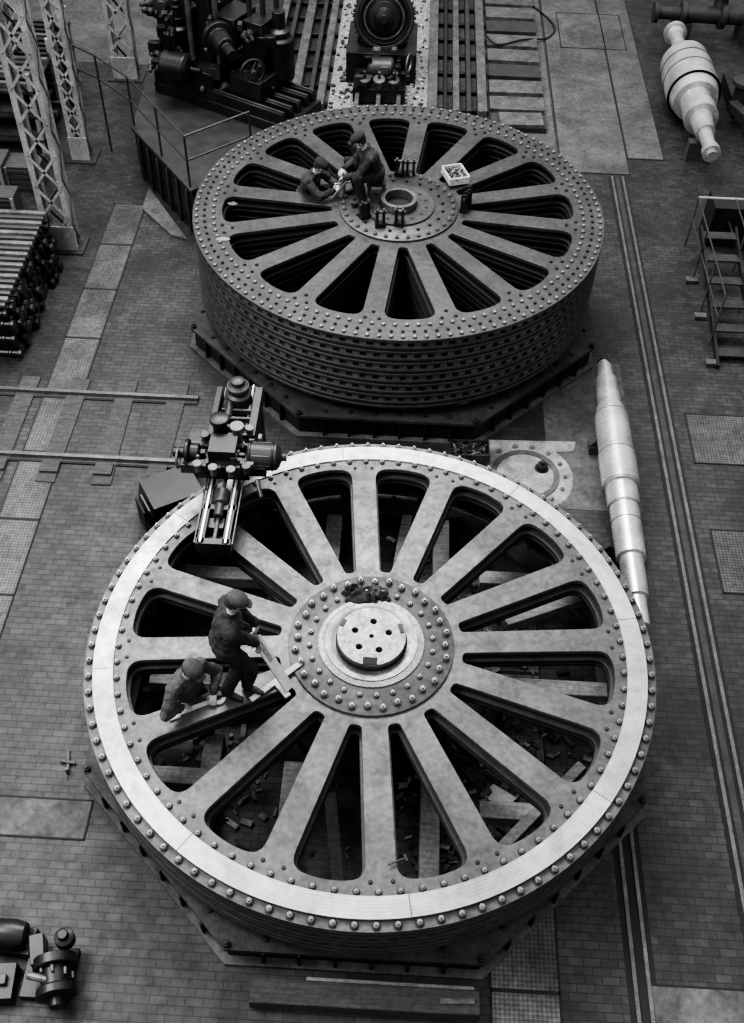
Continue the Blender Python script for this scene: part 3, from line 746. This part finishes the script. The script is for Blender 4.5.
def human(name,pelvis,neck,head,face,wr,wl,al,ar,elR,elL,knR,knL,look=None,toe=None,mats=None,grip=(0,0,-1),bulk=1.12):
    mats=mats or {}
    J='jacket';T='trousers'
    pelvis=V(pelvis);neck=V(neck);head=V(head);F=V(face).normalized()
    spine=(neck-pelvis).normalized()
    side=F.cross(V((0,0,1))).normalized()
    Fs=side.cross(spine).normalized()*-1
    if Fs.dot(F)<0:Fs=-Fs
    frT=Matrix((side,Fs,spine)).transposed()
    prim=[]
    def cap(a,c,r0,r1,l):
        if l in(J,T):r0*=bulk;r1*=bulk
        prim.append(('c',V(a),V(c),r0,r1,l))
    def ell(c,fr,sc,l):
        if l in(J,T):sc=(sc[0]*bulk,sc[1]*bulk,sc[2])
        prim.append(('e',V(c),fr,sc,l))
    L=(neck-pelvis).length
    ell(pelvis+spine*.02,frT,(.175,.13,.14),T)
    ell(pelvis+spine*(L*.30),frT,(.168,.128,.17),J)
    ell(pelvis+spine*(L*.62),frT,(.185,.135,.20),J)
    ell(pelvis+spine*(L*.10),frT,(.185,.14,.09),J)
    shR=neck-spine*.07+side*.19;shL=neck-spine*.07-side*.19
    cap(shR,shL,.078,.078,J)
    cap(neck-spine*.06,neck+spine*.01,.10,.068,J)
    cap(neck-spine*.03,head,.056,.052,'skin')
    for sh,w,pole,sg in((shR,V(wr),elR,1),(shL,V(wl),elL,-1)):
        e,w=ik(sh,w,.29,.26,pole)
        cap(sh,e,.070,.055,J);cap(e,e+(w-e)*.93,.055,.040,J)
        cap(e+(w-e)*.9,w,.029,.027,'skin')
        d=(w-e).normalized();g=V(grip);g=(g-d*g.dot(d))
        g=g.normalized() if g.length>.05 else V((0,0,-1))
        d2=(d*.85+g*.3).normalized();n=(g-d2*g.dot(d2)).normalized();s_=d2.cross(n)*sg
        pc=w+d2*.05
        fr=Matrix((s_,d2,n)).transposed()
        ell(pc,fr,(.043,.052,.018),'skin')
        for k,(o,ln) in enumerate(((-.033,.85),(-.011,1.0),(.011,1.05),(.033,.92))):
            o=-o
            r0=w+d2*.085+s_*o
            p1=r0+(d2*.85+n*.5).normalized()*.040*ln
            p2=p1+(d2*.25+n*.95).normalized()*.028*ln
            p3=p2+(-d2*.5+n*.8).normalized()*.020*ln
            cap(w+d2*.06+s_*o*.9,r0,.0115,.011,'skin');cap(r0,p1,.011,.010,'skin');cap(p1,p2,.010,.009,'skin');cap(p2,p3,.009,.008,'skin')
        t0=w+d2*.03+s_*.034;t1=t0+(d2*.55+s_*.6+n*.35).normalized()*.042;t2=t1+(d2*.7+n*.7-s_*.1).normalized()*.032
        cap(t0,t1,.013,.0115,'skin');cap(t1,t2,.0115,.0095,'skin')
    for sg,a_,pole in((1,V(ar),knR),(-1,V(al),knL)):
        hip=pelvis+side*.095*sg
        k,a_=ik(hip,a_,.43,.42,pole)
        cap(hip,k,.098,.070,T);cap(k,k+(a_-k)*.45,.070,.066,T);cap(k+(a_-k)*.45,k+(a_-k)*.93,.066,.058,T)
        td=V(toe) if toe else F
        td=V(td).normalized()
        heel=a_+V((0,0,-.045)) -td*.04
        cap(a_,heel,.044,.038,'boot');cap(heel,a_+td*.10+V((0,0,-.05)),.038,.036,'boot');cap(a_+td*.09+V((0,0,-.052)),a_+td*.17+V((0,0,-.056)),.038,.030,'boot')
    lk=V(look).normalized() if look else F
    hs=lk.cross(V((0,0,1))).normalized();hu=hs.cross(lk).normalized()
    frH=Matrix((hs,lk,hu)).transposed()
    ell(head+hu*.02,frH,(.077,.097,.105),'skin')
    ell(head-hu*.055+lk*.02,frH,(.058,.070,.065),'skin')
    cap(head-hu*.085+lk*.055,head-hu*.09+lk*.06,.028,.024,'skin')
    cap(head+lk*.092+hu*.01,head+lk*.112-hu*.03,.010,.015,'skin')
    ell(head+lk*.078+hu*.025,frH,(.06,.02,.012),'skin')
    for sg in(1,-1):ell(head+hs*.079*sg-hu*.005-lk*.005,frH,(.010,.02,.032),'skin')
    ell(head-lk*.02+hu*.015,frH,(.082,.092,.098),'hair')
    ell(head+hu*.075-lk*.005,frH,(.105,.122,.062),'cap')
    cap(head+hu*.062+lk*.095-hs*.03,head+hu*.062+lk*.095+hs*.03,.016,.016,'cap')
    ell(head+hu*.058+lk*.125,frH,(.065,.05,.011),'cap')
    cap(neck+side*.05+Fs*.02,neck-side*.05+Fs*.02,.032,.032,J)
    parts=[]
    for p in prim:
        if p[0]=='e':sphere_mesh(parts,p[1],p[2],p[3],20)
        else:
            a,c,r0,r1=p[1],p[2],p[3],p[4];d=c-a;Ln=max(d.length,1e-4);d=d/Ln if d.length>1e-4 else V((0,0,1))
            prof=[]
            for i in range(6):t=math.pi/2*i/5;prof.append((-r0*math.cos(t),r0*math.sin(t)))
            for i in range(6):t=math.pi/2*i/5;prof.append((Ln+r1*math.sin(t),r1*math.cos(t)))
            tb=B('t');tb.lathe(a,d,prof,'skin',14);parts.append((tb.v,tb.f))
    vs=[];fs=[]
    for v,f in parts:
        o=len(vs);vs+= [tuple(x) for x in v];fs+= [tuple(i+o for i in q) for q in f]
    me=bpy.data.meshes.new('raw');me.from_pydata(vs,[],fs)
    bm=bmesh.new();bm.from_mesh(me);bmesh.ops.remove_doubles(bm,verts=bm.verts,dist=1e-4);bmesh.ops.recalc_face_normals(bm,faces=bm.faces);bm.to_mesh(me);bm.free()
    ob=bpy.data.objects.new('raw',me);scene.collection.objects.link(ob)
    md=ob.modifiers.new('r','REMESH');md.mode='VOXEL';md.voxel_size=.0075
    dg=bpy.context.evaluated_depsgraph_get();m2=bpy.data.meshes.new_from_object(ob.evaluated_get(dg))
    bpy.data.objects.remove(ob)
    m2.name=name
    n=len(m2.vertices);co=np.empty(n*3);m2.vertices.foreach_get('co',co);co=co.reshape(-1,3)
    best=np.full(n,1e9);lab=np.zeros(n,int)
    names=['skin','hair','cap','jacket','trousers','boot']
    for p in prim:
        if p[0]=='c':
            a=np.array(p[1]);c=np.array(p[2]);d=c-a;t=np.clip(((co-a)@d)/max(d@d,1e-9),0,1)
            dist=np.linalg.norm(co-a-t[:,None]*d,axis=1)-(p[3]+(p[4]-p[3])*t);l=p[5]
        else:
            q=(co-np.array(p[1]))@np.array(p[2]);sc=np.array(p[3]);k=np.linalg.norm(q/sc,axis=1);l=p[4]
            g=np.linalg.norm(q/sc**2,axis=1)+1e-9;dist=k*(k-1)/g
        li=names.index(l)
        if l=='hair':
            q=(co-np.array(head))@np.array(frH);ok=(q[:,1]<.02)&(q[:,2]>-.06);dist=np.where(ok,dist-.008,9)
        u=dist<best;best[u]=dist[u];lab[u]=li
    m2.update()
    nr=np.empty(n*3);m2.vertices.foreach_get('normal',nr);nr=nr.reshape(-1,3)
    for i in range(n):
        if lab[i] in(3,4):
            p=co[i];k=noise.noise(V((p[0]*14,p[1]*14,p[2]*9)))*.016+noise.noise(V((p[0]*34,p[1]*34,p[2]*22)))*.007
            co[i]=p+nr[i]*k
    m2.vertices.foreach_set('co',co.reshape(-1))
    m2.materials.clear()
    default=dict(skin='skin',hair='hair',cap='cloth_darker',jacket='cloth_dark',trousers='cloth_darker',boot='leather');default.update(mats)
    for k in names:m2.materials.append(MATS[default[k]])
    pv=np.empty(len(m2.loops),int);m2.loops.foreach_get('vertex_index',pv)
    st=np.empty(len(m2.polygons),int);m2.polygons.foreach_get('loop_start',st)
    m2.polygons.foreach_set('material_index',lab[pv[st]])
    m2.polygons.foreach_set('use_smooth',[True]*len(m2.polygons))
    eb=B('eye')
    for sg in(1,-1):
        pp=[];sphere_mesh(pp,head+lk*.092+hs*.03*sg+hu*.008,frH,(.011,.006,.006),8);eb.add(*pp[0],'hair')
        pp=[];sphere_mesh(pp,head+lk*.095+hs*.03*sg+hu*.028,frH,(.017,.005,.004),8);eb.add(*pp[0],'hair')
    pp=[];sphere_mesh(pp,head+lk*.091-hu*.052,frH,(.022,.006,.004),8);eb.add(*pp[0],'hair')
    ob=bpy.data.objects.new(name,m2);scene.collection.objects.link(ob)
    e=eb.done();e.name='face_features';e.parent=ob
    return ob
human('workman',(-1.64,6.03,2.12),(-1.55,6.08,2.58),(-1.49,6.09,2.76),(1,.25,0),
      wr=(-1.32,6.12,2.02),wl=(-1.36,6.36,2.04),ar=(-1.45,6.02,1.35),al=(-1.66,5.93,1.35),
      elR=(-.2,-1,-.5),elL=(-.3,1,-.5),knR=(1,0,0),knL=(1,-.2,0),look=(.8,.1,-.55),toe=(1,-.4,0),grip=(.2,0,-1),
      mats=dict(cap='cloth_mid'),bulk=1.2)
human('workman',(-2.12,5.99,1.24),(-2.05,5.88,1.70),(-1.98,5.83,1.89),(.85,-.6,0),
      wr=(-2.10,5.70,1.36),wl=(-1.80,5.88,1.36),ar=(-2.36,6.14,.84),al=(-2.31,6.21,.84),
      elR=(-.5,-.9,-.1),elL=(.3,.8,-.3),knR=(.8,-.4,-.6),knL=(.8,-.4,-.6),look=(.75,-.45,-.6),
      mats=dict(jacket='cloth_mid',cap='cloth_mid',trousers='cloth_dark'),bulk=1.12)
b=B('low_wooden_stool');b.box((-.47,14.72,2.2),(.3,.3,.05),'timber_dark')
for sx in(-1,1):
    for sy in(-1,1):b.box((-.47+sx*.11,14.72+sy*.11,2.08),(.05,.05,.21),'timber_dark')
b.done()
human('workman',(-.48,14.70,2.34),(-.64,14.60,2.78),(-.74,14.56,2.95),(-1,-.25,0),
      wr=(-.98,14.66,2.42),wl=(-.96,14.46,2.40),ar=(-.78,14.72,2.06),al=(-.66,14.38,2.06),
      elR=(.2,.8,-.5),elL=(.2,-.8,-.5),knR=(-.8,.3,1),knL=(-.6,-.5,1),look=(-.85,-.2,-.5))
b=B('scaffold_plank');b.box((-1.66,14.9,.86),(.3,.4,.05),'timber_dark');
for s1 in(-1,1):b.box((-1.66,14.9+s1*.12,.42),(.06,.06,.84),'timber_dark')
b.done()
human('workman',(-1.62,14.86,1.78),(-1.46,14.78,2.24),(-1.36,14.72,2.40),(.95,-.3,0),
      wr=(-1.12,14.58,2.08),wl=(-1.1,14.74,2.10),ar=(-1.66,14.85,.965),al=(-1.66,14.98,.965),
      elR=(-.3,-.8,-.5),elL=(-.1,.8,-.5),knR=(1,-.3,0),knL=(1,-.3,0),look=(.8,-.2,-.6))
b=B('hand_drill')
b.lathe((-1.0,14.60,1.97),(0,0,1),[(0,.04),(.1,.05),(.3,.05),(.34,.03),(.4,.02)],'bolt_steel',16);b.cyl((-1.12,14.55,2.2),(-.88,14.65,2.2),.018,'bolt_steel',seg=8)
b.cyl((-.92,14.5,2.3),(-1.15,14.4,2.05),.02,'machine_light',seg=8)
b.done()
b=B('oily_rag')
cloth(-2.72,13.35,1.93,.10,.045,.03,'pale_concrete',3);cloth(-2.7,14.3,1.93,.08,.045,.03,'machine_light',4);b.done()

# ------------------------------------------------------------------ camera
f,p,r,yw=1053.5955,0.857,0.0321,0.0256
fw=V((-math.sin(yw)*math.cos(p),math.cos(yw)*math.cos(p),-math.sin(p)));rt=V((math.cos(yw),math.sin(yw),0));up=rt.cross(fw)
ri=math.cos(r)*rt+math.sin(r)*up;uu=-math.sin(r)*rt+math.cos(r)*up
cd=bpy.data.cameras.new('camera');cam=bpy.data.objects.new('camera',cd);scene.collection.objects.link(cam);scene.camera=cam
cam.matrix_world=Matrix(((ri.x,uu.x,-fw.x,0),(ri.y,uu.y,-fw.y,0),(ri.z,uu.z,-fw.z,11.2813),(0,0,0,1)))
cd.sensor_fit='VERTICAL';cd.sensor_height=36;cd.lens=36*f/1023;cd.clip_end=200
# ------------------------------------------------------------------ light
w=bpy.data.worlds.new('world');scene.world=w;w.use_nodes=True;nt=w.node_tree;bg=nt.nodes['Background']
tc=nt.nodes.new('ShaderNodeTexCoord');sx=nt.nodes.new('ShaderNodeSeparateXYZ');nt.links.new(tc.outputs['Generated'],sx.inputs[0])
rp=nt.nodes.new('ShaderNodeValToRGB');rp.color_ramp.elements[0].position=.0;rp.color_ramp.elements[0].color=(.10,.10,.10,1);rp.color_ramp.elements[1].position=.9;rp.color_ramp.elements[1].color=(1,1,1,1)
nt.links.new(sx.outputs['Z'],rp.inputs[0]);nt.links.new(rp.outputs[0],bg.inputs[0]);bg.inputs[1].default_value=1.1
def area(name,loc,tgt,size,e):
    l=bpy.data.lights.new(name,'AREA');l.energy=e;l.size=size[0];l.size_y=size[1];l.shape='RECTANGLE'
    o=bpy.data.objects.new(name,l);scene.collection.objects.link(o);o.location=loc
    o.rotation_euler=(V(tgt)-V(loc)).to_track_quat('-Z','Y').to_euler()
area('skylight_lamp',(-3,19,17),(0,9,0),(12,6),4300)
area('skylight_lamp',(-10,6,13),(-1,6,0),(6,8),2200)
try:
    scene.view_settings.look='AgX - High Contrast'
except Exception:pass
